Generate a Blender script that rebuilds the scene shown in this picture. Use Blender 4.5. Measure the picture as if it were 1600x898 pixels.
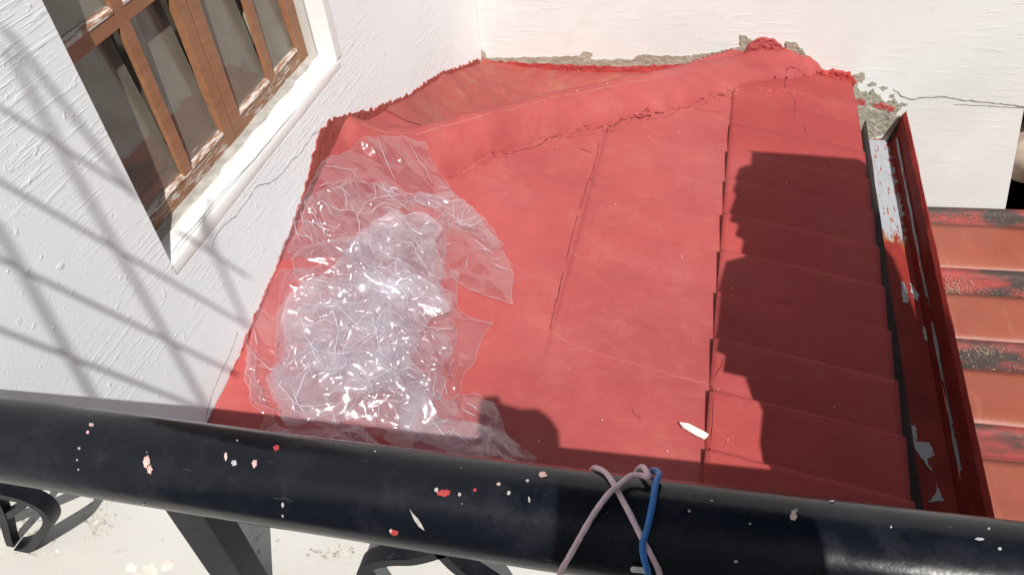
import bpy, bmesh, math, random
import numpy as np
from mathutils import Vector, Matrix, noise
from mathutils.geometry import delaunay_2d_cdt
random.seed(7)
for o in list(bpy.data.objects): bpy.data.objects.remove(o, do_unlink=True)
SC = bpy.context.scene
COL = SC.collection
V = Vector

# ------------------------------------------------------------------ camera
# photograph 1600 x 898; vertical and wall-parallel vanishing points give focal length and tilt
NAD = (150.0, 1350.0); YV = (413.0, -1210.0)
FPX = math.sqrt(-(NAD[0]*YV[0]+NAD[1]*YV[1]))
_d = np.array([*NAD, FPX]); _d /= np.linalg.norm(_d)
_y = np.array([*YV, FPX]); _y /= np.linalg.norm(_y)
_x = np.cross(_d, _y)
RM = np.array([_x, _y, -_d])              # world axes expressed in camera space (x right, y down, z forward)
cam = bpy.data.cameras.new('camera'); camo = bpy.data.objects.new('camera', cam); COL.objects.link(camo)
cam.sensor_width = 36.0; cam.lens = FPX/1600*36; cam.clip_start = 0.02; cam.clip_end = 500
right, up, back = RM[:, 0], -RM[:, 1], -RM[:, 2]
camo.matrix_world = Matrix(((right[0], up[0], back[0], 0), (right[1], up[1], back[1], 0), (right[2], up[2], back[2], 0), (0, 0, 0, 1)))
SC.camera = camo

# ------------------------------------------------------------------ light
S = V((-.544, 1.0, -1.40)).normalized()    # direction the sunlight travels
w = bpy.data.worlds.new('World'); SC.world = w; w.use_nodes = True
nt = w.node_tree; bg = nt.nodes['Background']
sky = nt.nodes.new('ShaderNodeTexSky'); sky.sky_type = 'NISHITA'; sky.sun_disc = False
sky.sun_elevation = math.asin(-S.z); sky.sun_rotation = math.atan2(-S.x, -S.y)
sky.air_density = 1.0; sky.dust_density = 1.6; sky.ozone_density = 1.0
nt.links.new(sky.outputs[0], bg.inputs[0]); bg.inputs[1].default_value = 0.05
sl = bpy.data.lights.new('sun', 'SUN'); sl.energy = 5.0; sl.angle = math.radians(.4); sl.color = (1.0, .962, .905)
so = bpy.data.objects.new('sun', sl); COL.objects.link(so); so.rotation_euler = S.to_track_quat('-Z', 'Y').to_euler(); so.location = (3, -4, 8)
SC.view_settings.view_transform = 'Standard'; SC.view_settings.look = 'None'
SC.view_settings.exposure = 0.22; SC.view_settings.gamma = 1.0
SC.cycles.max_bounces = 10; SC.cycles.transparent_max_bounces = 24

# ------------------------------------------------------------------ geometry of the place
T = .19; H = 1.75                          # main roof: z = -H - T*x  (falls to the gutter on the right)
WX = -1.14; BY = 3.5                       # house wall plane x = WX, back wall plane y = BY
def rayv(px, py):
    v = RM @ np.array([px-800, py-449, FPX]); return V(v/np.linalg.norm(v))
def on(px, py, n, d):
    r = rayv(px, py); n = V(n); return r*(d/n.dot(r))
def on_roof(px, py): return on(px, py, (T, 0, 1), -H)
def on_wall(px, py, x=WX): return on(px, py, (1, 0, 0), x)
def on_back(px, py, y=BY): return on(px, py, (0, 1, 0), y)
def on_z(px, py, z): return on(px, py, (0, 0, 1), z)
def nz(x, y, z=0.0): return noise.noise(V((x, y, z)))
def fbm(x, y, z=0.0, o=4): return noise.fractal(V((x, y, z)), 1.0, 2.0, o)

# ------------------------------------------------------------------ scene helpers
def tag(o, label=None, cat=None, group=None, kind=None):
    if label: o['label'] = label
    if cat: o['category'] = cat
    if group: o['group'] = group
    if kind: o['kind'] = kind
    return o
def empty(name, loc, label, cat, group=None):
    o = bpy.data.objects.new(name, None); COL.objects.link(o); o.location = loc; o.empty_display_size = .1
    return tag(o, label, cat, group)
def link(name, me, mat, parent=None, smooth=False):
    o = bpy.data.objects.new(name, me); COL.objects.link(o)
    if mat is not None: me.materials.append(mat)
    if smooth:
        for p in me.polygons: p.use_smooth = True
    if parent is not None:
        o.parent = parent
        root = parent; off = V((0, 0, 0))
        while root is not None: off += V(root.location); root = root.parent
        me.transform(Matrix.Translation(-off))
    return o
def mesh(name, verts, faces, mat, parent=None, smooth=False):
    me = bpy.data.meshes.new(name); me.from_pydata([tuple(v) for v in verts], [], faces); me.update()
    return link(name, me, mat, parent, smooth)
def bmobj(name, bm, mat, parent=None, smooth=False):
    bmesh.ops.recalc_face_normals(bm, faces=bm.faces)
    me = bpy.data.meshes.new(name); bm.to_mesh(me); bm.free()
    return link(name, me, mat, parent, smooth)
def add_box(bm, lo, hi, bev=0.0):
    lo, hi = V(lo), V(hi); c = (lo+hi)/2; s = hi-lo
    r = bmesh.ops.create_cube(bm, size=1.0, matrix=Matrix.Translation(c) @ Matrix.Diagonal((*s, 1)))
    if bev > 0:
        es = list({e for v in r['verts'] for e in v.link_edges})
        bmesh.ops.bevel(bm, geom=es, offset=bev, segments=2, affect='EDGES', profile=.6)
def box(name, lo, hi, mat, parent=None, bev=0.0):
    bm = bmesh.new(); add_box(bm, lo, hi, bev); return bmobj(name, bm, mat, parent)
def add_tube(bm, pts, r, seg=10, cap=True, ref=None):
    pts = [V(p) for p in pts]; n = len(pts); rings = []
    rr = r if hasattr(r, '__len__') else [r]*n
    prev = None
    for i in range(n):
        t = (pts[min(i+1, n-1)]-pts[max(i-1, 0)]).normalized()
        if prev is None:
            a = V((0, 0, 1)) if abs(t.z) < .9 else V((1, 0, 0))
            u = t.cross(a).normalized()
        else: u = (prev-t*prev.dot(t)).normalized()
        prev = u; b = t.cross(u)
        rings.append([bm.verts.new(pts[i]+(u*math.cos(2*math.pi*k/seg)+b*math.sin(2*math.pi*k/seg))*rr[i]) for k in range(seg)])
    for i in range(n-1):
        for k in range(seg):
            bm.faces.new((rings[i][k], rings[i][(k+1) % seg], rings[i+1][(k+1) % seg], rings[i+1][k]))
    if cap: bm.faces.new(rings[0][::-1]); bm.faces.new(rings[-1])
def smooth_path(pts, n=8):
    pts = [V(p) for p in pts]; out = []
    P = [pts[0]*2-pts[1]]+pts+[pts[-1]*2-pts[-2]]
    for i in range(1, len(P)-2):
        a, b, c, d = P[i-1:i+3]
        for k in range(n):
            t = k/n
            out.append(.5*((2*b)+(c-a)*t+(2*a-5*b+4*c-d)*t*t+(3*b-a-3*c+d)*t**3))
    out.append(pts[-1]); return out
def ragged(pts, step, amp, seed, freq=None):
    """closed 3-D outline, resampled and roughened in its own plane"""
    pts = [V(p) for p in pts]; c = sum(pts, V())/len(pts)
    nrm = V()
    for i in range(len(pts)): nrm += (pts[i]-c).cross(pts[(i+1) % len(pts)]-c)
    nrm.normalize(); out = []; s = 0
    f = freq or 1/(step*3)
    for i in range(len(pts)):
        a, b = pts[i], pts[(i+1) % len(pts)]; L = (b-a).length; m = max(1, int(L/step))
        d = (b-a).normalized(); o = d.cross(nrm)
        for k in range(m):
            p = a+(b-a)*(k/m); s += L/m
            out.append(p+o*amp*(noise.fractal(V((s*f, seed*3.7, 0)), .8, 2.1, 4)))
    return out, nrm
def inside(x, y, P):
    c = False; n = len(P)
    for i in range(n):
        x0, y0 = P[i]; x1, y1 = P[(i+1) % n]
        if (y0 > y) != (y1 > y) and x < (x1-x0)*(y-y0)/(y1-y0)+x0: c = not c
    return c
def patch(name, pts, mat, parent=None, thick=.004, step=.012, amp=.012, seed=1, towards=V((0, 0, 0)), relief=.6):
    """thin ragged layer (paint skin, cement smear) lying on a surface"""
    out, nrm = ragged(pts, step, amp, seed)
    c = sum(out, V())/len(out)
    if nrm.dot(towards-c) < 0: nrm = -nrm
    u = nrm.orthogonal().normalized(); v = nrm.cross(u)
    P2 = [Vector(((p-c).dot(u), (p-c).dot(v))) for p in out]; n = len(P2)
    xs_ = [p.x for p in P2]; ys_ = [p.y for p in P2]; g = max(step*1.3, .004); inn = []
    rr = random.Random(seed); x = min(xs_)
    poly = [(p.x, p.y) for p in P2]
    while x < max(xs_) and relief:
        y = min(ys_)
        while y < max(ys_):
            q = (x+rr.uniform(-.3, .3)*g, y+rr.uniform(-.3, .3)*g)
            if inside(q[0], q[1], poly): inn.append(Vector(q))
            y += g
        x += g
    vs, es, fs, ov, oe, of = delaunay_2d_cdt(P2+inn, [(i, (i+1) % n) for i in range(n)], [], 1, 1e-5)
    src = [min(o) if o else 0 for o in ov]; bm = bmesh.new(); top = []
    for p, o in zip(vs, src):
        w3 = c+u*p.x+v*p.y; h = thick*(1.0 if o < n else 1+relief*(.7*nz(w3.x*40+seed, w3.y*40, w3.z*40)+.5*nz(w3.x*110, w3.y*110, w3.z*110+seed)))
        top.append(bm.verts.new(w3+nrm*h))
    for f in fs: bm.faces.new([top[i] for i in f])
    rim = [e for e in bm.edges if len(e.link_faces) == 1]
    r = bmesh.ops.extrude_edge_only(bm, edges=rim)
    for e in r['geom']:
        if isinstance(e, bmesh.types.BMVert): e.co -= nrm*(thick+.004)
    return bmobj(name, bm, mat, parent)
def ribbon(bm, pts, wid, thick, wdir):
    """flat bar following pts, width along wdir"""
    pts = [V(p) for p in pts]; wd = V(wdir).normalized(); n = len(pts); R = []
    for i in range(n):
        t = (pts[min(i+1, n-1)]-pts[max(i-1, 0)]).normalized(); o = t.cross(wd).normalized()
        R.append([bm.verts.new(pts[i]+o*thick*a+wd*wid*b) for a, b in ((.5, .5), (.5, -.5), (-.5, -.5), (-.5, .5))])
    for i in range(n-1):
        for k in range(4): bm.faces.new((R[i][k], R[i][(k+1) % 4], R[i+1][(k+1) % 4], R[i+1][k]))
    bm.faces.new(R[0][::-1]); bm.faces.new(R[-1])

# ------------------------------------------------------------------ materials
class NB:
    def __init__(s, name):
        s.m = bpy.data.materials.new(name); s.m.use_nodes = True; s.t = s.m.node_tree
        s.p = s.t.nodes['Principled BSDF']; s.out = s.t.nodes['Material Output']
        s.tc = s.t.nodes.new('ShaderNodeTexCoord'); s.co = s.t.nodes.new('ShaderNodeNewGeometry').outputs['Position']
    def n(s, typ, **k):
        x = s.t.nodes.new(typ)
        for a, b in k.items(): setattr(x, a, b)
        return x
    def l(s, a, b): s.t.links.new(a, b)
    def mapping(s, scale=(1, 1, 1), rot=(0, 0, 0), loc=(0, 0, 0)):
        m = s.n('ShaderNodeMapping'); m.inputs['Scale'].default_value = scale; m.inputs['Rotation'].default_value = rot; m.inputs['Location'].default_value = loc
        s.l(s.co, m.inputs[0]); return m.outputs[0]
    def noise(s, scale, detail=4, rough=.55, vec=None, dist=0):
        x = s.n('ShaderNodeTexNoise'); x.inputs['Scale'].default_value = scale; x.inputs['Detail'].default_value = detail
        x.inputs['Roughness'].default_value = rough; x.inputs['Distortion'].default_value = dist
        s.l(vec if vec is not None else s.co, x.inputs['Vector']); return x.outputs['Fac']
    def ramp(s, fac, a, b, lo=0.0, hi=1.0, interp='LINEAR'):
        x = s.n('ShaderNodeMapRange'); x.inputs[1].default_value = a; x.inputs[2].default_value = b; x.inputs[3].default_value = lo; x.inputs[4].default_value = hi
        s.l(fac, x.inputs[0]); return x.outputs[0]
    def math(s, op, a, b=None, clamp=False):
        x = s.n('ShaderNodeMath', operation=op, use_clamp=clamp)
        for i, v in enumerate((a, b)):
            if v is None: continue
            if isinstance(v, (int, float)): x.inputs[i].default_value = v
            else: s.l(v, x.inputs[i])
        return x.outputs[0]
    def mix(s, fac, a, b):
        x = s.n('ShaderNodeMix', data_type='RGBA')
        if isinstance(fac, (int, float)): x.inputs[0].default_value = fac
        else: s.l(fac, x.inputs[0])
        for i, v in ((6, a), (7, b)):
            if isinstance(v, tuple): x.inputs[i].default_value = (*v, 1)
            else: s.l(v, x.inputs[i])
        return x.outputs[2]
    def xyz(s):
        x = s.n('ShaderNodeSeparateXYZ'); s.l(s.co, x.inputs[0]); return x.outputs
    def bump(s, h, strength=.5, dist=.01, prev=None):
        b = s.n('ShaderNodeBump'); b.inputs['Strength'].default_value = strength; b.inputs['Distance'].default_value = dist
        s.l(h, b.inputs['Height'])
        if prev is not None: s.l(prev, b.inputs['Normal'])
        s.l(b.outputs[0], s.p.inputs['Normal']); return b.outputs[0]
    def col(s, c):
        if isinstance(c, tuple): s.p.inputs['Base Color'].default_value = (*c, 1)
        else: s.l(c, s.p.inputs['Base Color'])
    def rough(s, r):
        if isinstance(r, (int, float)): s.p.inputs['Roughness'].default_value = r
        else: s.l(r, s.p.inputs['Roughness'])
    def spec(s, v): s.p.inputs['Specular IOR Level'].default_value = v

def m_wall(name, base, tint, stroke_axis, relief=1.0, grime=.25):
    b = NB(name)
    sc = {'y': (8, 7, 120), 'x': (5, 6, 40), 'z': (6, 6, 3)}[stroke_axis]
    rot = {'y': (math.radians(6), 0, 0), 'x': (0, math.radians(5), 0), 'z': (0, 0, 0)}[stroke_axis]
    st = b.noise(1.0, 3, .6, b.mapping(sc, rot), .4)
    stm = b.ramp(b.noise(2.3, 3), .4, .62)                         # brush strokes show in some areas, not in others
    stk = b.math('MULTIPLY', b.ramp(st, .52, .66), stm)
    pit = b.noise(150, 3, .6); lump = b.noise(9, 4, .55); blob = b.ramp(b.noise(46, 2, .5), .66, .76)
    h = b.math('ADD', b.math('MULTIPLY', stk, .9*relief), b.math('ADD', b.math('MULTIPLY', pit, .35), b.math('ADD', b.math('MULTIPLY', blob, .8*relief), b.math('MULTIPLY', lump, .6))))
    b.bump(h, .36, .0036)
    c = b.mix(b.ramp(b.noise(1.7, 5, .6), .42, .72), base, tint)
    g = b.math('MULTIPLY', b.ramp(b.noise(5.5, 6, .7), .56, .8), grime)
    c = b.mix(g, c, (.46, .44, .40))
    sp = b.math('MULTIPLY', b.ramp(b.noise(140, 2, .5), .735, .76), .5)
    c = b.mix(sp, c, (.2, .19, .17))
    b.col(c); b.rough(.62); b.spec(.35); return b.m
def m_red(name, base=(.325, .066, .066), dusty=.30, pale=(.46, .17, .13), relief=1.0, spec=.12):
    b = NB(name)
    n1 = b.noise(1.6, 5, .62); n2 = b.noise(7.5, 6, .68)
    c = b.mix(b.ramp(n1, .36, .66), tuple(v*.90 for v in base), (base[0]*1.14, base[1]*1.16, base[2]*1.10))
    c = b.mix(b.math('MULTIPLY', b.ramp(b.noise(3.1, 6, .7, b.mapping((1, 1, 1), loc=(5, 2, 0))), .5, .72), .35), c, (base[0]*1.08, base[1]*1.75, base[2]*1.8))
    c = b.mix(b.math('MULTIPLY', b.ramp(n2, .50, .78), dusty), c, pale)
    st = b.noise(1, 4, .6, b.mapping((30, 4, 30)))
    c = b.mix(b.math('MULTIPLY', b.ramp(st, .56, .75), .16), c, (.24, .032, .032))
    fl = b.ramp(b.noise(210, 2, .5), .79, .80)
    c = b.mix(b.math('MULTIPLY', fl, .85), c, (.55, .38, .33))
    dk = b.ramp(b.noise(120, 2, .5, b.mapping((1, 1, 1), loc=(3, 7, 1))), .775, .79)
    c = b.mix(b.math('MULTIPLY', dk, .6), c, (.12, .02, .02))
    b.col(c)
    brs = b.math('MULTIPLY', b.noise(1, 4, .6, b.mapping((18, 130, 18), (0, 0, .15))), .5)
    h = b.math('ADD', b.math('ADD', brs, b.math('MULTIPLY', b.noise(38, 5, .6), .8*relief)), b.math('ADD', b.math('MULTIPLY', b.noise(170, 3, .6), .25), b.math('MULTIPLY', b.noise(6, 3), 1.2)))
    b.bump(h, .38, .007)
    b.rough(b.ramp(n2, .3, .7, .5, .7)); b.spec(spec); return b.m
def m_plain(name, c, rough=.5, spec=.5, metal=0, var=.15, bump=.2, scale=20):
    b = NB(name)
    n = b.noise(scale, 5, .6)
    b.col(b.mix(b.ramp(n, .35, .7), tuple(v*(1-var) for v in c), tuple(min(1, v*(1+var)) for v in c)))
    b.rough(rough); b.spec(spec); b.p.inputs['Metallic'].default_value = metal
    if bump: b.bump(b.noise(scale*4, 4, .6), bump, .003)
    return b.m
def m_wood(name, worn=0.0):
    b = NB(name)
    g = b.noise(1, 5, .6, b.mapping((60, 9, 60)))
    c = b.mix(b.ramp(g, .3, .7), (.235, .108, .052), (.315, .155, .080))
    c = b.mix(b.math('MULTIPLY', b.ramp(b.noise(3.5, 5), .45, .75), .5), c, (.20, .075, .035))
    chips = b.ramp(b.noise(1, 6, .72, b.mapping((130, 16, 130))), .69-.26*worn, .72-.22*worn)
    c = b.mix(chips, c, b.mix(b.noise(40, 4), (.42, .33, .29), (.68, .63, .58)))
    b.col(c); b.rough(b.ramp(chips, 0, 1, .42, .85)); b.spec(.45)
    b.bump(b.math('ADD', b.math('MULTIPLY', chips, -.8), b.math('MULTIPLY', g, .6)), .5, .003); return b.m
def m_cement(name):
    b = NB(name)
    c = b.mix(b.ramp(b.noise(14, 6, .7), .3, .7), (.25, .225, .18), (.43, .40, .335))
    c = b.mix(b.ramp(b.noise(60, 4, .7), .6, .72), c, (.14, .125, .10))
    b.col(c); b.rough(.9); b.spec(.2); b.bump(b.noise(55, 6, .75), .9, .012); return b.m
def m_black(name, gloss=.28, dust=.5):
    b = NB(name)
    du = b.math('MULTIPLY', b.ramp(b.noise(16, 7, .72), .50, .78), dust)
    sc = b.ramp(b.noise(1, 5, .7, b.mapping((18, 95, 95), (.3, .2, .5))), .66, .74)
    c = b.mix(du, (.004, .0048, .0085), (.040, .041, .047))
    c = b.mix(b.math('MULTIPLY', sc, .25), c, (.16, .16, .17)); b.col(c)
    b.rough(b.math('ADD', b.math('MULTIPLY', du, .45), b.ramp(b.noise(5, 4), .3, .7, gloss, gloss+.14))); b.spec(.26)
    b.bump(b.math('ADD', b.noise(7, 4), b.math('MULTIPLY', b.noise(60, 4), .2)), .3, .006); return b.m
def m_glass(name):
    b = NB(name); t = b.t; t.nodes.remove(b.p)
    tr = b.n('ShaderNodeBsdfTransparent'); tr.inputs[0].default_value = (.92, .91, .89, 1)
    gl = b.n('ShaderNodeBsdfGlossy'); gl.inputs['Roughness'].default_value = .03; gl.inputs[0].default_value = (1, 1, 1, 1)
    df = b.n('ShaderNodeBsdfDiffuse'); df.inputs[0].default_value = (.30, .27, .225, 1)
    fr = b.n('ShaderNodeFresnel'); fr.inputs[0].default_value = 1.5
    m1 = b.n('ShaderNodeMixShader'); b.l(b.math('MULTIPLY', fr.outputs[0], .48, True), m1.inputs[0]); b.l(tr.outputs[0], m1.inputs[1]); b.l(gl.outputs[0], m1.inputs[2])
    m2 = b.n('ShaderNodeMixShader'); d = b.math('ADD', b.ramp(b.noise(9, 6, .7), .35, .75, .30, .50), b.math('MULTIPLY', b.ramp(b.noise(190, 2), .73, .75), .8))
    b.l(d, m2.inputs[0]); b.l(m1.outputs[0], m2.inputs[1]); b.l(df.outputs[0], m2.inputs[2])
    b.l(m2.outputs[0], b.out.inputs[0]); return b.m
def m_film(name, lo=.03, hi=.11, gr=.17):
    b = NB(name); t = b.t; t.nodes.remove(b.p)
    tr = b.n('ShaderNodeBsdfTransparent'); tr.inputs[0].default_value = (.97, .965, .97, 1)
    gl = b.n('ShaderNodeBsdfGlossy'); gl.inputs['Roughness'].default_value = gr; gl.inputs[0].default_value = (.9, .91, .95, 1)
    tl = b.n('ShaderNodeBsdfTranslucent'); tl.inputs[0].default_value = (.80, .79, .86, 1)
    df = b.n('ShaderNodeBsdfDiffuse'); df.inputs[0].default_value = (.80, .79, .86, 1)
    lw = b.n('ShaderNodeLayerWeight'); lw.inputs[0].default_value = .35
    f = b.math('ADD', b.math('MULTIPLY', lw.outputs['Facing'], .26), .05, True)
    m1 = b.n('ShaderNodeMixShader'); b.l(f, m1.inputs[0]); b.l(tr.outputs[0], m1.inputs[1]); b.l(gl.outputs[0], m1.inputs[2])
    m2 = b.n('ShaderNodeMixShader'); m2.inputs[0].default_value = .5; b.l(tl.outputs[0], m2.inputs[1]); b.l(df.outputs[0], m2.inputs[2])
    m3 = b.n('ShaderNodeMixShader'); b.l(b.ramp(b.noise(9, 5), .35, .7, lo, hi), m3.inputs[0]); b.l(m1.outputs[0], m3.inputs[1]); b.l(m2.outputs[0], m3.inputs[2])
    b.l(m3.outputs[0], b.out.inputs[0]); return b.m

M = dict(
    wall=m_wall('white wall paint', (.835, .88, .895), (.79, .84, .855), 'y', .9, .08),
    trim=m_wall('smooth white plaster', (.78, .78, .765), (.70, .695, .68), 'y', .5, .30),
    back=m_wall('cream white wall paint', (.63, .65, .64), (.56, .58, .57), 'x', .7, .40),
    ledge=m_wall('worn white ledge paint', (.52, .51, .485), (.44, .425, .395), 'x', .5, .85),
    red=m_red('red roof paint'),
    redsheet=m_red('shade-darkened red roof paint', (.30, .054, .053), .12, spec=.03),  # right sheet: base darkened to paint in the shade lying on it
    reddust=m_red('dusty red cement paint', (.295, .068, .060), .62, (.33, .17, .125), 1.3),
    redfresh=m_red('fresh red paint edge', (.33, .046, .046), .2),
    cement=m_cement('bare grey cement'),
    wood=m_wood('brown window paint'), worn=m_wood('peeling brown window paint', .92), half=m_wood('chipped brown window paint', .68),
    black=m_black('black rail paint', .17, .30), iron=m_black('black iron paint', .42, .5),
    glass=m_glass('dusty window glass'), film=m_film('clear crumpled plastic film'), fold=m_film('whitened folded plastic film', .12, .38, .22), crease=m_film('white plastic fold glint', .45, .8), rim=m_film('plastic sheet edge', .15, .4),
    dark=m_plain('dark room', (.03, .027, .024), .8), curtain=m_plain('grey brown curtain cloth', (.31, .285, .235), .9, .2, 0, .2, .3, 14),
    pink=m_plain('pale pink cord', (.80, .56, .58), .6, .3, 0, .12, .5, 90), blue=m_plain('blue cord', (.03, .17, .48), .45, .5, 0, .15, .4, 60),
    chip=m_plain('pale paint chip', (.78, .72, .64), .7, .3, 0, .1, .4, 50), flake=m_plain('dull paint flake', (.56, .42, .38), .7, .3, 0, .3, .4, 150), speck=m_plain('dull pale speck', (.38, .35, .33), .7, .3, 0, .3, .4, 150), pinkchip=m_plain('pinkish scraped paint', (.55, .36, .33), .7, .3, 0, .3, .4, 90),
    grey=m_plain('grey primer', (.36, .36, .38), .6), beige=m_plain('beige ribbed plastic', (.45, .36, .29), .6), reflection_panel=m_plain('grey card', (.26, .24, .21), .8),
    ground=m_plain('concrete ground', (.22, .21, .19), .9, .2, 0, .25, .5, 3), bare=m_plain('bare worn plaster', (.38, .36, .335), .85, .2, 0, .25, .25, 30), crackgrey=m_plain('grey plaster crack', (.40, .41, .43), .9, .1, 0, .3, .5, 90), crackdark=m_plain('dark plaster crack', (.24, .215, .185), .9, .1, 0, .5, .6, 60), caster_sheet=m_plain('dark canvas', (.06, .055, .055), .9, .2),
    straw=m_plain('dry plant debris', (.46, .34, .24), .9, .2, 0, .5, 0, 120),
)

# ------------------------------------------------------------------ setting: ground, hidden storey
mesh('ground', [(-60, -60, -5.2), (60, -60, -5.2), (60, 60, -5.2), (-60, 60, -5.2)], [(0, 1, 2, 3)], M['ground'])['kind'] = 'structure'

# ------------------------------------------------------------------ house wall with the window
OY0, OY1, OZ = 1.112, 2.085, -1.10        # window opening: near jamb, far jamb, sill
FX = -1.222                                # face of the window frame
hw = empty('house_wall', (WX, 1.5, -5.2), 'white brushed plaster wall with a brown wooden window set into it', 'wall')
def wall_piece(bm, y0, y1, z0, z1): add_box(bm, (WX-.24, y0, z0), (WX, y1, z1))
bm = bmesh.new()
add_box(bm, (WX-.24, -1.6, -5.2), (WX, BY+.24, OZ-.05)); add_box(bm, (WX-.24, -1.6, OZ-.05), (WX, OY0, 1.9))
add_box(bm, (WX-.24, OY1, OZ-.05), (WX, BY+.24, 1.9)); add_box(bm, (WX-.24, OY0, .25), (WX, OY1, 1.9))
bmobj('wall_body', bm, M['wall'], hw)
# sill: smooth sloping plaster with an uneven inner edge
sv = []; sf = []; N = 60
for i in range(N+1):
    y = OY0+(OY1-OY0)*i/N; wob = .006*fbm(y*9, 3.1); wob2 = .008*fbm(y*14, 8.2)
    sv += [(WX-.0005, y, OZ-.05), (WX+.0012+.001*fbm(y*7, 1), y, OZ-.042), (WX+.0012, y, OZ-.016+wob*.5), (WX-.003, y, OZ-.009+wob*.4), (FX+.036+wob2, y, OZ+.008), (FX+.030+wob2*1.4, y, OZ-.004), (FX-.05, y, OZ-.008)]
for i in range(N):
    for k in range(6): a = i*7+k; sf.append((a, a+1, a+8, a+7))
mesh('window_sill', sv, sf, M['trim'], hw, True)
box('bare_sill_edge', (FX-.06, OY0, OZ-.03), (FX+.044, OY1, OZ+.004), M['bare'], hw)
# far jamb: smooth reveal and a weathered strip beside the frame
bm = bmesh.new(); add_box(bm, (FX+.025, OY1-.022, OZ-.02), (WX+.003, OY1+.02, .25), .006); bmobj('window_reveal', bm, M['trim'], hw)
bm = bmesh.new(); add_box(bm, (FX-.05, OY1-.03, OZ-.01), (FX+.024, OY1+.02, .25), .003); bmobj('reveal_strip', bm, M['ledge'], hw)
# hairline step in the plaster under the sill
def crack(name, pxs, plane, wdt, mat, parent, seed, lift=.0035):
    pts = smooth_path([plane(*p) for p in pxs], 6)
    bm = bmesh.new(); n = len(pts); rows = []
    nrm = (V((1, 0, 0)) if plane is on_wall else V((0, -1, 0)) if plane is on_back else V((T, 0, 1)).normalized())
    for i, p in enumerate(pts):
        t = (pts[min(i+1, n-1)]-pts[max(i-1, 0)]).normalized(); o = t.cross(nrm).normalized()
        wv = wdt*(.6+.6*abs(fbm(i*.37, seed))); j = o*wdt*1.5*fbm(i*.21, seed+5)
        taper = min(1, i/4, (n-1-i)/4)
        rows.append([bm.verts.new(p+j-o*wv), bm.verts.new(p+j+nrm*lift*taper-o*wv*.2), bm.verts.new(p+j+nrm*lift*.9*taper+o*wv*.1), bm.verts.new(p+j+o*wv*.25-nrm*.001)])
    for i in range(n-1):
        for k in range(3): bm.faces.new((rows[i][k], rows[i][k+1], rows[i+1][k+1], rows[i+1][k]))
    return bmobj(name, bm, mat, parent)
crack('plaster_crack', [(504, 203), (488, 210), (478, 226), (462, 244), (446, 262), (424, 284), (404, 288), (392, 304), (372, 330), (352, 350), (338, 366), (330, 384)], on_wall, .0042, M['crackgrey'], hw, 3, .0012)
crack('plaster_crack', [(262, 402), (300, 356), (350, 300), (410, 233), (470, 165), (530, 105)], on_wall, .0030, M['crackgrey'], hw, 9, .0008)
crack('plaster_crack', [(322, 655), (336, 600), (352, 570), (372, 520)], on_wall, .004, M['crackgrey'], hw, 12, .001)

# window joinery: two sashes, each a pair of stiles that carries bars, rails and panes
ZB = OZ-.002
def sash(y0, y1, bary, stile_l, stile_r, label):
    bm = bmesh.new()
    add_box(bm, (FX-.022, y0, ZB+.004), (FX, y0+stile_l, .22), .0025)
    add_box(bm, (FX-.022, y1-stile_r, ZB+.004), (FX, y1, .22), .0025)
    s = bmobj('window_sash', bm, M['wood'], hw); s['label'] = label
    a, b = y0+stile_l, y1-stile_r
    # bottom rail: painted front, weathered sloping top
    bm = bmesh.new(); add_box(bm, (FX-.040, a, ZB), (FX-.001, b, ZB+.046), .002); bmobj('bottom_rail', bm, M['half'], s)
    def bead(z, ya, yb, ht=.013):
        vs = []
        for i in range(9):
            y = ya+(yb-ya)*i/8; q = .0015*fbm(y*30, z)
            vs += [(FX-.001, y, z+q), (FX-.003, y, z+.003+q), (FX-.017, y, z+ht+q), (FX-.022, y, z+ht), (FX-.022, y, z-.006), (FX-.001, y, z-.006)]
        fs = [(i*6+k, i*6+(k+1) % 6, i*6+6+(k+1) % 6, i*6+6+k) for i in range(8) for k in range(6)]+[tuple(range(6)), tuple(range(53, 47, -1))]
        return mesh('weathered_bead', vs, fs, M['worn'], s)
    bw = .036
    bead(ZB+.048, a+.001, bary-bw/2-.001); bead(ZB+.048, bary+bw/2+.001, b-.001)
    bm = bmesh.new(); add_box(bm, (FX-.014, bary-bw/2, ZB+.047), (FX-.002, bary+bw/2, .2), .002); bmobj('glazing_bar', bm, M['wood'], s)
    for z in (-.655, -.215):
        for ya, yb in ((a, bary-bw/2), (bary+bw/2, b)):
            bm = bmesh.new(); add_box(bm, (FX-.016, ya, z-.022), (FX-.003, yb, z+.016), .002); bmobj('cross_bar', bm, M['wood'], s)
            bead(z+.018, ya+.001, yb-.001)
    for z0, z1 in ((ZB+.05, -.677), (-.639, -.237), (-.197, .2)):
        for ya, yb in ((a, bary-bw/2), (bary+bw/2, b)):
            tlt = .002*random.uniform(-1, 1); tz = .09*(z1-z0)
            mesh('glass_pane', [(FX-.010, ya-.004, z0-.01), (FX-.010+tlt, yb+.004, z0-.01), (FX-.010+tlt-tz, yb+.004, z1+.01), (FX-.010-tz, ya-.004, z1+.01),
                 (FX-.013, ya-.004, z0-.01), (FX-.013+tlt, yb+.004, z0-.01), (FX-.013+tlt-tz, yb+.004, z1+.01), (FX-.013-tz, ya-.004, z1+.01)],
                 [(0, 1, 2, 3), (7, 6, 5, 4), (0, 4, 5, 1), (1, 5, 6, 2), (2, 6, 7, 3), (3, 7, 4, 0)], M['glass'], s)
    return s
sash(1.116, 1.588, 1.372, .045, .042, 'left sash with heavily peeled white bottom rail')
sash(1.592, 2.053, 1.835, .044, .048, 'right sash with chipped bottom rail')
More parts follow.
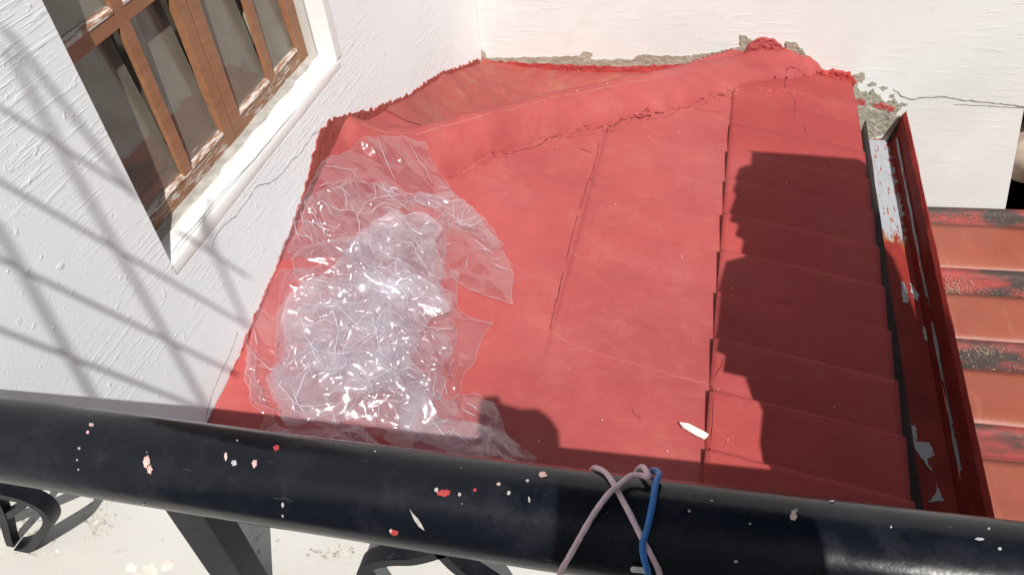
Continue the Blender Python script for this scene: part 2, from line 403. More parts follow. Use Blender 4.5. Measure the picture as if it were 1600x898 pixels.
# room behind: dark box and curtain
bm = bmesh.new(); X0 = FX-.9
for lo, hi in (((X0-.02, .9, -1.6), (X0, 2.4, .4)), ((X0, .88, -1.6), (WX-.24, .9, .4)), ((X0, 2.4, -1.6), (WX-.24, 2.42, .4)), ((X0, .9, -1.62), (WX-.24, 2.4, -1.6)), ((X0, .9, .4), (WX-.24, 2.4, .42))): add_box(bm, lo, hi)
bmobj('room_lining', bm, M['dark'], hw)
cv = []; cf = []; NC, NR = 150, 14
for i in range(NC+1):
    y = 1.10+1.0*i/NC
    for j in range(NR+1):
        z = -1.0+(.05*nz(y*5, 2.2))+1.2*j/NR
        x = FX-.105+.026*math.sin(y*46+2*nz(y*3, z))+.014*math.sin(y*97+1)+.012*nz(y*6, z*2)
        cv.append((x, y, z))
for i in range(NC):
    for j in range(NR): a = i*(NR+1)+j; cf.append((a, a+1, a+NR+2, a+NR+1))
tag(mesh('curtain', cv, cf, M['curtain'], None, True), 'grey brown curtain hanging in folds behind the window panes', 'curtain')
k = on_wall(222, 232, FX-.07)  # grey panel standing in for a reflection in the pane
bm = bmesh.new(); add_box(bm, (FX-.078, k.y-.045, -1.05), (FX-.072, k.y+.045, -.93)); tag(bmobj('reflection_panel', bm, M['reflection_panel']), 'grey panel behind the lower left window pane in place of a reflection', 'reflection_panel')

# ------------------------------------------------------------------ back wall
bw_ = empty('back_wall', (0, BY, -5.2), 'cream white plaster wall behind the roof with a long crack at right', 'wall')
bm = bmesh.new()
EDGE = [(on_back(1600, 165).x+.02, -1.0), (on_back(1600, 170).x, -1.98), (on_back(1571, 330).x, -2.56), (on_back(1571, 330).x, -5.2)]
out = [(WX+.001, -5.2), (WX+.001, 2.0), (EDGE[0][0]+.35, 2.0), (EDGE[0][0]+.35, -1.99)]+[(EDGE[1][0], -1.99), (EDGE[2][0], -2.56), (EDGE[3][0], -5.2)]
f0 = [bm.verts.new((x, BY, z)) for x, z in out]; f1 = [bm.verts.new((x, BY+.22, z)) for x, z in out]
bm.faces.new(f0); bm.faces.new(f1[::-1])
for i in range(len(out)): j = (i+1) % len(out); bm.faces.new((f0[i], f0[j], f1[j], f1[i]))
bmesh.ops.triangulate(bm, faces=bm.faces[:2]); bmobj('wall_body', bm, M['back'], bw_)
crack('plaster_crack', [(1395, 140), (1408, 150), (1425, 155), (1450, 153), (1490, 154), (1530, 160), (1570, 163), (1600, 167), (1640, 170)], on_back, .0062, M['crackdark'], bw_, 4, .002)
crack('plaster_crack', [(1490, 164), (1540, 166), (1600, 170), (1650, 174)], on_back, .005, M['crackdark'], bw_, 6, .001)
def cpatch(pxs, seed, thick=.006, amp=.01, mat='cement', plane=on_back, parent=bw_, name='cement_patch', step=.008):
    return patch(name, [plane(*p) for p in pxs], M[mat], parent, thick, step, amp, seed)
cpatch([(748, 102), (748, 80), (755, 77), (760, 90), (800, 90), (850, 89), (905, 87), (912, 80), (926, 82), (922, 93), (990, 92), (998, 85), (1060, 88), (1120, 81), (1158, 72), (1156, 54), (1166, 56), (1180, 66), (1180, 110), (1000, 122), (880, 112), (780, 110)], 5, .006, .006)
cpatch([(1228, 66), (1244, 66), (1256, 78), (1262, 92), (1272, 106), (1266, 120), (1248, 118), (1240, 100), (1232, 84)], 7, .012, .008)
cpatch([(1322, 134), (1336, 132), (1344, 143), (1358, 146), (1364, 138), (1372, 150), (1384, 158), (1398, 154), (1408, 168), (1402, 178), (1412, 186), (1404, 200), (1390, 216), (1374, 234), (1330, 256), (1322, 200)], 8, .009, .011, step=.005)
cpatch([(1336, 116), (1346, 112), (1352, 122), (1342, 128), (1338, 136), (1330, 126)], 81, .004, .008, step=.005)
for i, (x, y) in enumerate([(1362, 132), (1380, 138), (1345, 128), (1394, 150), (1338, 118), (1410, 163)]):
    r_ = random.Random(i); k = r_.randint(6, 9); q = r_.uniform(3, 9)
    cpatch([(x+math.cos(a*6.283/k)*q*r_.uniform(.5, 1.4), y+math.sin(a*6.283/k)*q*r_.uniform(.2, .6)) for a in range(k)], 20+i, .002, .006, step=.004)
for i, (x, y, q) in enumerate([(1346, 158, 9), (1378, 164, 13), (1392, 168, 8), (1350, 226, 20), (1372, 218, 9), (1338, 240, 12)]):
    cpatch([(x-q, y-3), (x, y-5), (x+q, y-1), (x+q*.6, y+4), (x-q*.7, y+5)], 40+i, .011, .01, 'red', step=.005, name='paint_smear')
cpatch([(1346, 236), (1362, 214), (1396, 206), (1404, 212), (1392, 236), (1356, 262)], 61, .011, .012, 'back', name='plaster_smear')
# thin red paint that was brushed up onto the plaster
cpatch([(748, 98), (752, 86), (762, 95), (800, 96), (870, 100), (960, 103), (1060, 100), (1090, 99), (1090, 135), (900, 140), (748, 140)], 15, .009, .006, 'redfresh', name='paint_edge')
cpatch([(1162, 84), (1170, 66), (1188, 58), (1208, 60), (1224, 72), (1236, 92), (1250, 118), (1240, 140), (1170, 120)], 16, .018, .008, 'red', name='paint_edge')
cpatch([(1248, 116), (1270, 109), (1300, 108), (1326, 112), (1338, 124), (1330, 140), (1322, 160), (1250, 150)], 17, .024, .012, 'redfresh', name='paint_edge')
patch('paint_edge', [on_wall(*p) for p in [(498, 206), (512, 190), (528, 182), (555, 176), (580, 172), (604, 160), (640, 148), (668, 126), (690, 112), (722, 104), (748, 92), (752, 125), (690, 150), (620, 190), (560, 240), (530, 330), (480, 450), (420, 600), (370, 690), (330, 690), (326, 662), (341, 630), (366, 572), (392, 505), (421, 440), (450, 370), (474, 300)]], M['reddust'], hw, .004, .008, .014, 3)
# dark opening and ribbed barrel at the far right
box('dark_niche', (EDGE[2][0]-.05, BY+.9, -4.0), (3.2, BY+.92, -1.0), M['dark'], bw_)
bm = bmesh.new(); c = on(1618, 246, (0, 1, 0), BY+.1)
prof = [(.0, .0)]+[(.012*i, .13+.004*math.cos(i*math.pi)) for i in range(26)]+[(.30, 0)]
rings = [[bm.verts.new((c.x+r*math.cos(a*math.pi/16), c.y-.02+h, c.z+r*math.sin(a*math.pi/16))) for a in range(32)] for h, r in [(p[0], max(p[1], .001)) for p in prof]]
for i in range(len(rings)-1):
    for a in range(32): bm.faces.new((rings[i][a], rings[i][(a+1) % 32], rings[i+1][(a+1) % 32], rings[i+1][a]))
tag(bmobj('duct_pipe', bm, M['beige'], None, True), 'beige ribbed duct in the dark gap at the end of the back wall', 'duct')

# ------------------------------------------------------------------ main red roof
def zplane(x): return -H-T*x
PITCH = .198; CREST = 1.857
def rib(y):
    v = ((y-CREST)/PITCH) % 1.0            # 0 at a crest, rising towards the next crest further away
    if v < .14: q = v/.14; return 1-(3*q*q-2*q**3)
    q = (v-.14)/.86; return q*1.12 if q < .76 else .851+.149*math.sin((q-.76)/.24*math.pi/2)
roof = empty('metal_roof', (-.2, 2.0, -1.75), 'red painted ribbed metal roof sloping to a gutter under a crumpled plastic sheet', 'roof')
# ridge of painted cement running diagonally from the house wall to the back wall
RA, RB = V((WX, 2.06)), V((.185, BY+.08))
RD = (RB-RA).normalized(); RN = V((RD.y, -RD.x)); RL = (RB-RA).length
def crest_pts():
    out = []
    for px, py in [(540, 183), (600, 203), (650, 204), (700, 191), (800, 166), (900, 141), (1000, 120), (1100, 100), (1160, 88), (1196, 60)]:
        n = V((RN.x, RN.y, 0)); p = on(px, py, n, RA.x*RN.x+RA.y*RN.y); out.append(((V((p.x, p.y))-RA).dot(RD), p.z))
    return sorted(out)
CP = crest_pts(); CU = [c[0] for c in CP]; CZ = [c[1] for c in CP]
print('crest', [(round(a, 2), round(b, 3)) for a, b in CP])
crk = []
for px, py in [(640, 310), (700, 280), (760, 250), (800, 238), (900, 205), (950, 198), (1000, 182), (1090, 160), (1180, 128), (1240, 118)]:
    p = on_roof(px, py); q = V((p.x, p.y))-RA; crk.append((q.dot(RD), q.dot(RN)))
crk.sort(); print('crack', [(round(a, 2), round(b, 3)) for a, b in crk])
def crest_z(u): return float(np.interp(u, CU, CZ))
def crack_w(u): return float(np.interp(u, [c[0] for c in crk], [c[1] for c in crk]))
def cement_z(x, y):
    q2 = V((x, y))-RA; u = q2.dot(RD); q = q2.dot(RN)
    zp = zplane(x); uu = min(max(u, 0), RL)
    zc = crest_z(uu)+.004*fbm(x*5, y*5, 1)
    if q >= 0:
        w_ = max(.11, crack_w(uu))*1.02; k = min(q/w_+.10*fbm(x*11, y*11, 3), 1.3)
        g = max(0, 1-max(0, k)**2.4)
        b = (zc-zp)*g+.014 if k < 1 else .014-.05*min(1, (k-1)*9)
        # cove against the house wall, growing with distance
        hw_ = float(np.interp(y, [.95, 1.25, 1.6, 2.0], [0, .06, .15, .235])); d = (x-WX)/.34
        if d < 1.3:
            f = hw_*(max(0, 1-d))**1.6-.03*max(0, min(1, (d-.8)*3))
            b = max(b, f) if u < .45 else b
        return zp+b+.006*fbm(x*6, y*6, 4)+.003*fbm(x*19, y*19, 2)
    fl = -1.895; d = -q; cv = max(0, 1-(x-WX)/.40)**1.6; fl = fl+(wall_top(y)-fl)*cv
    e = math.exp(-(d/.17)**2)
    return fl+(zc-fl)*e+.008*fbm(x*9, y*9, 7)+.003*fbm(x*30, y*30, 2)
WT = sorted((on_wall(*p).y, on_wall(*p).z) for p in [(528, 186), (555, 180), (580, 176), (604, 165), (640, 153), (668, 132), (690, 118), (722, 109), (748, 100)])
def wall_top(y): return float(np.interp(y, [a for a, b in WT], [b for a, b in WT]))
def behind(x, y): return (V((x, y))-RA).dot(RN) < -.05
def grid(name, x0, x1, y0, y1, dx, dy, fz, mat, parent, keep=None, solid=0.0, smooth=True):
    nx = max(1, round((x1-x0)/dx)); ny = max(1, round((y1-y0)/dy)); vs = []; fs = []
    for i in range(nx+1):
        for j in range(ny+1):
            x = x0+(x1-x0)*i/nx; y = y0+(y1-y0)*j/ny; vs.append((x, y, fz(x, y)))
    for i in range(nx):
        for j in range(ny):
            x = x0+(x1-x0)*(i+.5)/nx; y = y0+(y1-y0)*(j+.5)/ny
            if keep is None or keep(x, y): a = i*(ny+1)+j; fs.append((a, a+ny+1, a+ny+2, a+1))
    o = mesh(name, vs, fs, mat, parent, smooth)
    bm = bmesh.new(); bm.from_mesh(o.data); bmesh.ops.delete(bm, geom=[v for v in bm.verts if not v.link_faces], context='VERTS')
    if solid:
        r = bmesh.ops.extrude_face_region(bm, geom=bm.faces[:]); 
        bmesh.ops.translate(bm, verts=[e for e in r['geom'] if isinstance(e, bmesh.types.BMVert)], vec=(0, 0, solid))
        bmesh.ops.recalc_face_normals(bm, faces=bm.faces)
    bm.to_mesh(o.data); bm.free(); return o
lift = lambda y, s: max(0, .5+.9*nz(y*3.1, s))
def za(x, y): return zplane(x)+(.0005+.0115*max(0, min(1, (y-1.45)/.12)))+.0012*rib(y)+.0025*fbm(x*3, y*3, 1)+.009*max(0, 1-(-.39-x)/.10)*lift(y, 1)*max(0, min(1, (y-1.55)/.1))
def zb(x, y): return zplane(x)+.003+.0028*rib(y)*(.4+.6*min(1, max(0, (x+.3)/.3)))+.0025*fbm(x*3, y*3, 9)-(.010*max(0, min(1, (-.40-x)/.05)))
def zc_(x, y): return zplane(x)+.010+(.028+.004*nz(x*1.5, math.floor((y-CREST)/PITCH)*3.3))*rib(y+.006*nz(x*4, y*2))*(1-.88*max(0, min(1, (y-2.72)/.2)))-.035*max(0, (y-3.2)/.3)-.0045*max(0, 1-(x-.062)/.03)+.002*fbm(x*4, y*4, 5)
def sheet_top(x, y):
    z = -9
    if x < -.39: z = za(x, y)
    if -.46 < x < .14: z = max(z, zb(x, y))
    if x > .062: z = max(z, zc_(x, y))
    return z
def roof_top(x, y): return max(cement_z(x, y) if y > .92 else -9, -9 if behind(x, y) else sheet_top(x, y))
inroof = lambda x, y: not behind(x, y)
grid('roof_sheet', WX, -.39, .55, BY, .02, .0099, za, M['red'], roof, inroof, .0012)
grid('roof_sheet', -.46, .14, .55, BY, .02, .0099, zb, M['red'], roof, inroof, .0012)
grid('roof_sheet', .062, .578, .55, BY-.003, .02, .00495, zc_, M['redsheet'], roof, None, .0014)
grid('cement_ridge', WX+.002, .46, .9, BY-.001, .0125, .0125, cement_z, M['reddust'] if False else M['red'], roof, lambda x, y: cement_z(x, y) > zplane(x)-.015 or behind(x, y))
cz = lambda x, y: cement_z(x, y)+.0035
grid('dusty_valley', WX+.003, .12, 1.96, BY-.002, .0125, .0125, cz, M['reddust'], roof, lambda x, y: (V((x, y))-RA).dot(RN) < -.16-.03*fbm(x*8, y*8))
# broken cement along the foot of the ridge
def surf(px, py):
    r = rayv(px, py); tt = 1.2
    while tt < 6 and (r*tt).z > roof_top((r*tt).x, (r*tt).y): tt += .006
    return r*(tt-.003)
bm = bmesh.new(); rnd = random.Random(3)
for i in range(230):
    k = rnd.choice([(760, 800), (860, 905), (900, 960), (980, 1010), (1000, 1110), (1090, 1150), (1150, 1260), (720, 780)]); px = rnd.uniform(*k)
    py = float(np.interp(px, [700, 760, 800, 900, 950, 1000, 1090, 1180, 1260], [276, 250, 238, 206, 198, 182, 162, 138, 150]))+rnd.gauss(0, 4)
    p = surf(px, py); s = rnd.uniform(.003, .012)
    r = bmesh.ops.create_icosphere(bm, subdivisions=1, radius=s, matrix=Matrix.Translation(p) @ Matrix.Rotation(rnd.uniform(0, 3), 4, 'Z') @ Matrix.Diagonal((1.5, .8, .45, 1)))
    for v in r['verts']: v.co += V((rnd.uniform(-1, 1), rnd.uniform(-1, 1), rnd.uniform(-1, 1)))*s*.3
bmobj('cement_crumbs', bm, M['red'], roof)['kind'] = 'stuff'
# pale flakes lying in the paint
bm = bmesh.new()
for i in range(46):
    if i < 22: px, py = rnd.uniform(755, 960), rnd.uniform(112, 152)
    else: px, py = rnd.uniform(760, 1330), rnd.uniform(200, 720)
    p = on_roof(px, py)
    if i < 22:
        p = rayv(px, py); tt = 1.0
        while tt < 5 and (p*tt).z > cement_z((p*tt).x, (p*tt).y): tt += .01
        p = p*tt; p.z += .004
    else: p.z += .024 if p.x > .06 else .018
    s = rnd.uniform(.0012, .0036); a = rnd.uniform(0, 3.1)
    r = bmesh.ops.create_cube(bm, size=1, matrix=Matrix.Translation(p) @ Matrix.Rotation(a, 4, 'Z') @ Matrix.Diagonal((s*1.6, s, .0015, 1)))
tag(bmobj('paint_flakes', bm, M['flake']), 'pale flakes of old paint scattered over the red roof', 'flakes', kind='stuff')
# the splinter lying on the roof
A, B = on_roof(1062, 667), on_roof(1104, 691); d = (B-A).normalized(); o = d.cross(V((0, 0, 1))).normalized()
bm = bmesh.new(); ring = [A+o*.004, A+d*.012+o*.010, A+d*.05+o*.011, B+o*.008-d*.004, B-o*.007, A+d*.055-o*.010, A+d*.02-o*.008]
tp = [bm.verts.new(p+V((0, 0, .026+.003*math.sin(i*2)))) for i, p in enumerate(ring)]; bt = [bm.verts.new(p+V((0, 0, .019))) for p in ring]
bm.faces.new(tp); bm.faces.new(bt[::-1])
for i in range(7): bm.faces.new((tp[i], tp[(i+1) % 7], bt[(i+1) % 7], bt[i]))
tag(bmobj('wood_splinter', bm, M['chip']), 'pale flat splinter lying alone on the red roof near the rail', 'splinter')
# hairline cracks in the paint of the ridge
def roofcrack(pxs, seed, mt='crackred'):
    pts = []
    for px, py in pxs:
        pts.append(surf(px, py))
    pts = smooth_path(pts, 5); bm = bmesh.new()
    pts = [p+V((.005*nz(i*.5, seed), .005*nz(i*.5, seed+3), 0)) for i, p in enumerate(pts)]
    for p in pts: p.z = roof_top(p.x, p.y)+.0008
    add_tube(bm, pts, [.0008+.0022*abs(nz(i*.3, seed+1)) for i in range(len(pts))], 5)
    return bmobj('paint_crack', bm, M[mt], roof)
M['crackred'] = m_plain('dirt in cracks', (.07, .014, .013), .9, .1)
roofcrack([(1236, 150), (1242, 160), (1242, 172), (1241, 184)], 2); roofcrack([(1256, 194), (1258, 206), (1262, 214)], 3)
roofcrack([(1226, 140), (1227, 122), (1230, 108), (1240, 106), (1252, 113)], 4)
for pts, sd in (([(700, 278), (730, 268), (760, 250), (785, 243), (810, 236), (842, 228), (858, 216), (872, 214)], 6), ([(890, 210), (915, 203), (930, 202), (960, 197), (975, 186), (1005, 176), (1012, 168)], 7),
                ([(1000, 190), (1025, 186), (1045, 182), (1062, 170), (1080, 168)], 8), ([(1085, 172), (1110, 175), (1136, 174)], 9), ([(905, 212), (925, 210), (950, 206), (965, 203)], 10)):
    roofcrack(pts, sd)
M['palered'] = m_plain('pale crest highlight and crack', (.40, .17, .135), .85, .1)  # pale tone for the painted crest highlight and one hairline crack
roofcrack([(905, 232), (925, 240)], 31)
for pts, sd in (([(862, 512), (880, 530), (930, 552), (990, 568), (1040, 584), (1090, 596), (1114, 602)], 21), ([(986, 636), (992, 648), (1002, 654)], 22), ([(1112, 600), (1114, 640), (1110, 690), (1108, 720)], 23), ([(928, 276), (921, 282)], 24), ([(937, 222), (932, 245), (926, 268), (921, 280)], 41), ([(918, 284), (912, 308), (906, 326)], 42), ([(902, 338), (896, 362), (890, 384), (884, 410)], 43), ([(880, 426), (874, 452), (866, 482), (860, 514)], 44), ([(1118, 590), (1130, 560)], 45)):
    roofcrack(pts, sd, 'palered' if sd == 21 else 'crackred')
def crestline(pxs, r0):  # pale tube paints the bright edge highlight of the ridge
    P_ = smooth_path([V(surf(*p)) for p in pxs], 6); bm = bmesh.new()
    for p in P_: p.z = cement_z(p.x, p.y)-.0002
    add_tube(bm, P_, [r0*(.5+abs(nz(i*.3, 4))) for i in range(len(P_))], 6); bmobj('crest_highlight', bm, M['palered'], roof)
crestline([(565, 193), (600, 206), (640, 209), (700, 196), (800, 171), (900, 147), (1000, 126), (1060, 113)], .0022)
# white fascia strip under the eave
fs_ = box('eave_board', (.50, .80, -2.10), (.630, BY-.002, -2.072), M['back'], roof, .004)
box('eave_wall', (.44, .6, -5.2), (.50, BY-.002, -1.90), M['back'], roof)

# ------------------------------------------------------------------ gutter
gut = empty('roof_gutter', (.73, 2.4, -2.15), 'deep red metal gutter along the eave with a bare zinc patch and flaked paint', 'gutter')
def m_gutter():
    b = NB('gutter paint'); x, y, z = b.xyz()
    c = b.mix(b.ramp(b.noise(6, 5, .65), .35, .7), (.20, .020, .018), (.27, .036, .028))
    edge = b.math('ADD', y, b.math('MULTIPLY', b.math('SUBTRACT', b.noise(1, 5, .7, b.mapping((60, 8, 20))), .5), .34))
    zinc = b.ramp(edge, 2.73, 2.745)
    leftish = b.ramp(b.math('ADD', x, b.math('MULTIPLY', b.math('SUBTRACT', b.noise(12, 5, .7), .5), .10)), .792, .784)
    zinc = b.math('MULTIPLY', zinc, leftish)
    hole = b.ramp(b.noise(1, 5, .72, b.mapping((75, 14, 30))), .60, .615)
    zinc2 = b.math('MULTIPLY', zinc, b.math('SUBTRACT', 1.0, hole))
    rust = b.math('MULTIPLY', b.math('MULTIPLY', b.ramp(edge, 2.68, 2.73), leftish), b.math('SUBTRACT', 1.0, zinc2))
    c = b.mix(b.math('MULTIPLY', rust, b.ramp(b.noise(22, 5), .42, .6)), c, (.33, .13, .035))
    c = b.mix(zinc2, c, b.mix(b.noise(1, 5, .7, b.mapping((70, 6, 20))), (.24, .255, .285), (.43, .445, .475)))
    dk = b.ramp(b.noise(1, 6, .7, b.mapping((30, 5, 30), loc=(1, 2, 3))), .60, .78)
    c = b.mix(b.math('MULTIPLY', dk, .35), c, (.035, .02, .02))
    b.col(c); b.rough(b.ramp(zinc2, 0, 1, .6, .5)); b.spec(.10); b.bump(b.math('ADD', b.noise(18, 4), b.math('MULTIPLY', zinc2, -.5)), .3, .004); return b.m
M['gutter'] = m_gutter(); M['gutdark'] = m_plain('dark shaded gutter side', (.055, .03, .028), .6, .4, 0, .5, .4, 25)  # gutter side turned from the sun, its shade put into the dark colour
GX = [(.655, -2.075), (.661, -2.075), (.667, -2.15), (.70, -2.152), (.797, -2.150), (.808, -2.120), (.817, -2.085), (.823, -2.03), (.834, -2.016), (.839, -2.020)]
def strip(name, prof, y0, y1, ny, mat, wob=.002, seed=0, parent=gut):
    vs = []; fs = []; n = len(prof)
    for j in range(ny+1):
        y = y0+(y1-y0)*j/ny
        for i, (x, z) in enumerate(prof): vs.append((x+wob*fbm(y*5, i+seed, 1), y, z+wob*fbm(y*6, i+seed, 4)))
    for j in range(ny):
        for i in range(n-1): a = j*n+i; fs.append((a, a+1, a+n+1, a+n))
    o = mesh(name, vs, fs, mat, parent); bm = bmesh.new(); bm.from_mesh(o.data)
    r = bmesh.ops.extrude_face_region(bm, geom=bm.faces[:]); bmesh.ops.translate(bm, verts=[e for e in r['geom'] if isinstance(e, bmesh.types.BMVert)], vec=(.0008, 0, -.0018))
    bmesh.ops.recalc_face_normals(bm, faces=bm.faces); bm.to_mesh(o.data); bm.free(); return o
strip('gutter_trough', GX[2:6], .6, 3.44, 60, M['gutter'], .0015)
strip('gutter_side', [(.655, -2.152), (.661, -2.045), (.666, -2.040), (.669, -2.046)], .6, 3.42, 60, M['gutdark'], .002, 5)
strip('gutter_back', GX[5:], .6, 3.47, 90, M['gutter'], .003, 9)
strip('folded_seam', [(.8075, -2.1175), (.8115, -2.105), (.809, -2.098)], 1.6, 3.40, 60, M['grey'], .003, 15)
bm = bmesh.new(); q = [(.775, 3.425, -2.152), (.81, 3.425, -2.152), (.838, 3.47, -2.012), (.822, 3.466, -2.03), (.785, 3.44, -2.12)]
a = [bm.verts.new(p) for p in q]; b2 = [bm.verts.new((p[0], p[1]+.004, p[2])) for p in q]; bm.faces.new(a); bm.faces.new(b2[::-1])
for i in range(5): bm.faces.new((a[i], a[(i+1) % 5], b2[(i+1) % 5], b2[i]))
bmobj('gutter_end', bm, M['gutdark'], gut)
for i, pts in enumerate([[(1408, 440), (1413, 442), (1420, 468), (1418, 474), (1410, 472)], [(1422, 442), (1428, 448), (1436, 462), (1432, 470), (1424, 458)], [(1440, 508), (1447, 514), (1450, 534), (1444, 530)],
                         [(1416, 668), (1430, 664), (1434, 690), (1452, 692), (1460, 712), (1448, 716), (1456, 738), (1440, 716), (1428, 700)], [(1462, 752), (1468, 770), (1476, 782), (1450, 784), (1462, 772)]]):
    patch('flaked_paint', [on_z(*p, -2.150) for p in pts], M['grey'], gut, .0022, .005, .006, 70+i, V((.73, 2, 0)))

# ------------------------------------------------------------------ lower roof at right
low = empty('lower_roof', (1.4, 2.7, -2.55), 'faded orange red roof of wide pans beyond the gutter with sooty troughs', 'roof')
def m_low():
    b = NB('faded red roof paint'); x, y, z = b.xyz()
    c = b.mix(b.ramp(b.noise(3.2, 5, .6), .35, .7), (.25, .066, .040), (.305, .092, .056))
    c = b.mix(b.math('MULTIPLY', b.ramp(b.noise(8, 5, .65), .52, .7), .4), c, (.36, .06, .055))
    c = b.mix(b.math('MULTIPLY', b.ramp(b.noise(1, 5, .6, b.mapping((20, 3, 3))), .55, .7), .25), c, (.42, .2, .14))
    b.col(c); b.rough(.5); b.spec(.4); b.bump(b.noise(14, 5), .25, .006); return b.m
def m_trough():
    b = NB('sooty red trough')
    c = b.mix(b.ramp(b.noise(1, 5, .6, b.mapping((3.2, 9, 5))), .44, .60), (.055, .040, .036), (.30, .052, .045))
    c = b.mix(b.ramp(b.noise(60, 4, .7), .6, .7), c, (.17, .12, .09)); b.col(c); b.rough(.7); b.bump(b.noise(50, 5), .4, .006); return b.m
M['low'] = m_low(); M['trough'] = m_trough()
def zl(x): return -2.60+.05*x
def lowgrid(name, y0, y1, f, mat): return grid(name, .80, 3.0, y0, y1, .1, (y1-y0)/8, f, mat, low, None, -.002)
bands = [(3.30, BY-.004, 't'), (3.045, 3.30, 'p')] if False else [(3.36, 3.496, 't'), (3.045, 3.36, 'p'), (2.872, 3.045, 't'), (2.600, 2.872, 'p'), (2.436, 2.600, 't'), (2.16, 2.436, 'p'), (2.0, 2.16, 't'), (1.72, 2.0, 'p'), (1.56, 1.72, 't'), (1.28, 1.56, 'p')]
for y0, y1, k in bands:
    if k == 'p': lowgrid('roof_pan', y0, y1, lambda x, y, a=y0, b=y1: zl(x)+.004*math.sin((y-a)/(b-a)*math.pi)+.002*fbm(x*2, y*2)-(.012 if y < a+.001 else 0), M['low'])
    else: lowgrid('roof_trough', y0, y1, lambda x, y, a=y0, b=y1: zl(x)-.022*min(1, math.sin((y-a)/(b-a)*math.pi)*2.2)+.002*fbm(x*3, y*3), M['trough'])
bm = bmesh.new()
for i in range(800):
    if i < 340: px, py = 1478+abs(rnd.gauss(0, 24)), rnd.gauss(446, 8)
    elif i < 560: px, py = rnd.gauss(1535, 22), rnd.gauss(546, 6)
    else: px, py = rnd.uniform(1470, 1600), rnd.choice([339, 458, 575, 737])+rnd.gauss(0, 4)
    p = on_z(px, py, -2.55); p.z = zl(p.x)-.012; s = rnd.uniform(.0008, .0026)
    if p.x < 1.03: continue
    bmesh.ops.create_cube(bm, size=1, matrix=Matrix.Translation(p) @ Matrix.Rotation(rnd.uniform(0, 3), 4, 'Z') @ Matrix.Rotation(rnd.uniform(-.5, .5), 4, 'X') @ Matrix.Diagonal((s*1.8, s, s*.5, 1)))
tag(bmobj('dry_debris', bm, M['straw']), 'dry straw coloured crumbs lying in the troughs of the lower roof', 'debris', kind='stuff')
box('lower_wall', (1.00, 1.0, -5.2), (3.0, BY-.1, -2.72), M['back'], low)

# ------------------------------------------------------------------ balcony ledge and rail
LZ = -1.02
led = empty('balcony_ledge', (0, .2, -1.2), 'worn white concrete ledge under the black railing with grey stains', 'ledge')
bm = bmesh.new(); add_box(bm, (WX+.001, .12, LZ-.22), (1.6, .548, LZ), .008); bmobj('ledge_slab', bm, M['ledge'], led)
M['stain'] = m_plain('mouldy stain', (.50, .47, .42), .9, .1, 0, .5, .3, 60); M['redstain'] = m_plain('faint red stain', (.72, .57, .51), .8, .2, 0, .15, .2, 40)
def stain(cx, cy, n, sx, sy, mat, seed):
    r_ = random.Random(seed); bm = bmesh.new()
    for i in range(n):
        p = on_z(cx+r_.gauss(0, sx), cy+r_.gauss(0, sy), LZ)+V((0, 0, .0006)); s = r_.uniform(.0007, .0034)
        if not (WX+.01 < p.x < 2.3 and .14 < p.y < .535): continue
        k = r_.randint(5, 8); a0 = r_.uniform(0, 6)
        bm.faces.new([bm.verts.new(p+V((math.cos(a0+a*2*math.pi/k)*s*r_.uniform(.5, 1.5), math.sin(a0+a*2*math.pi/k)*s*r_.uniform(.4, 1), .0001*i/n))) for a in range(k)])
    return bmobj('ledge_stain', bm, mat, led)
stain(150, 815, 110, 14, 13, M['stain'], 1)['kind'] = 'stuff'; stain(50, 845, 90, 22, 14, M['stain'], 2)['kind'] = 'stuff'; stain(20, 800, 120, 18, 22, M['stain'], 5)['kind'] = 'stuff'
stain(390, 850, 60, 16, 14, M['stain'], 3)['kind'] = 'stuff'; stain(520, 862, 60, 20, 8, M['stain'], 8)['kind'] = 'stuff'
for i, (cx, cy, q) in enumerate(((206, 886, 9), (236, 890, 13), (262, 884, 8), (222, 902, 18))):
    patch('red_stain', [on_z(cx-q, cy-4, LZ), on_z(cx, cy-8, LZ), on_z(cx+q, cy-2, LZ), on_z(cx+q*.8, cy+6, LZ), on_z(cx-q, cy+7, LZ)], M['redstain'], led, .0005, .003, .004, 90+i, V((0, .3, 0)), 0)
box('parapet_wall', (WX+.001, .16, -5.2), (1.6, .50, LZ-.221), M['back'], led)
# balcony floor behind the rail, out of the picture
bhw = empty('sky_block_wall', (.5, -1.8, -5.2), 'unseen house wall with a brown door, added behind the balcony to cut sky light', 'wall')  # unseen wall added behind the camera to darken the sky fill
box('wall_body', (WX-.2, -2.0, -5.2), (5.0, -1.8, 1.2), M['back'], bhw); box('door', (.6, -1.8, -1.5), (1.4, -1.76, .5), M['wood'], bhw, .01)
fl = mesh('balcony_floor', [(WX+.002, -2.6, -1.52), (3.0, -2.6, -1.52), (3.0, .119, -1.52), (WX+.002, .119, -1.52)], [(0, 1, 2, 3)], M['ledge']); fl['kind'] = 'structure'

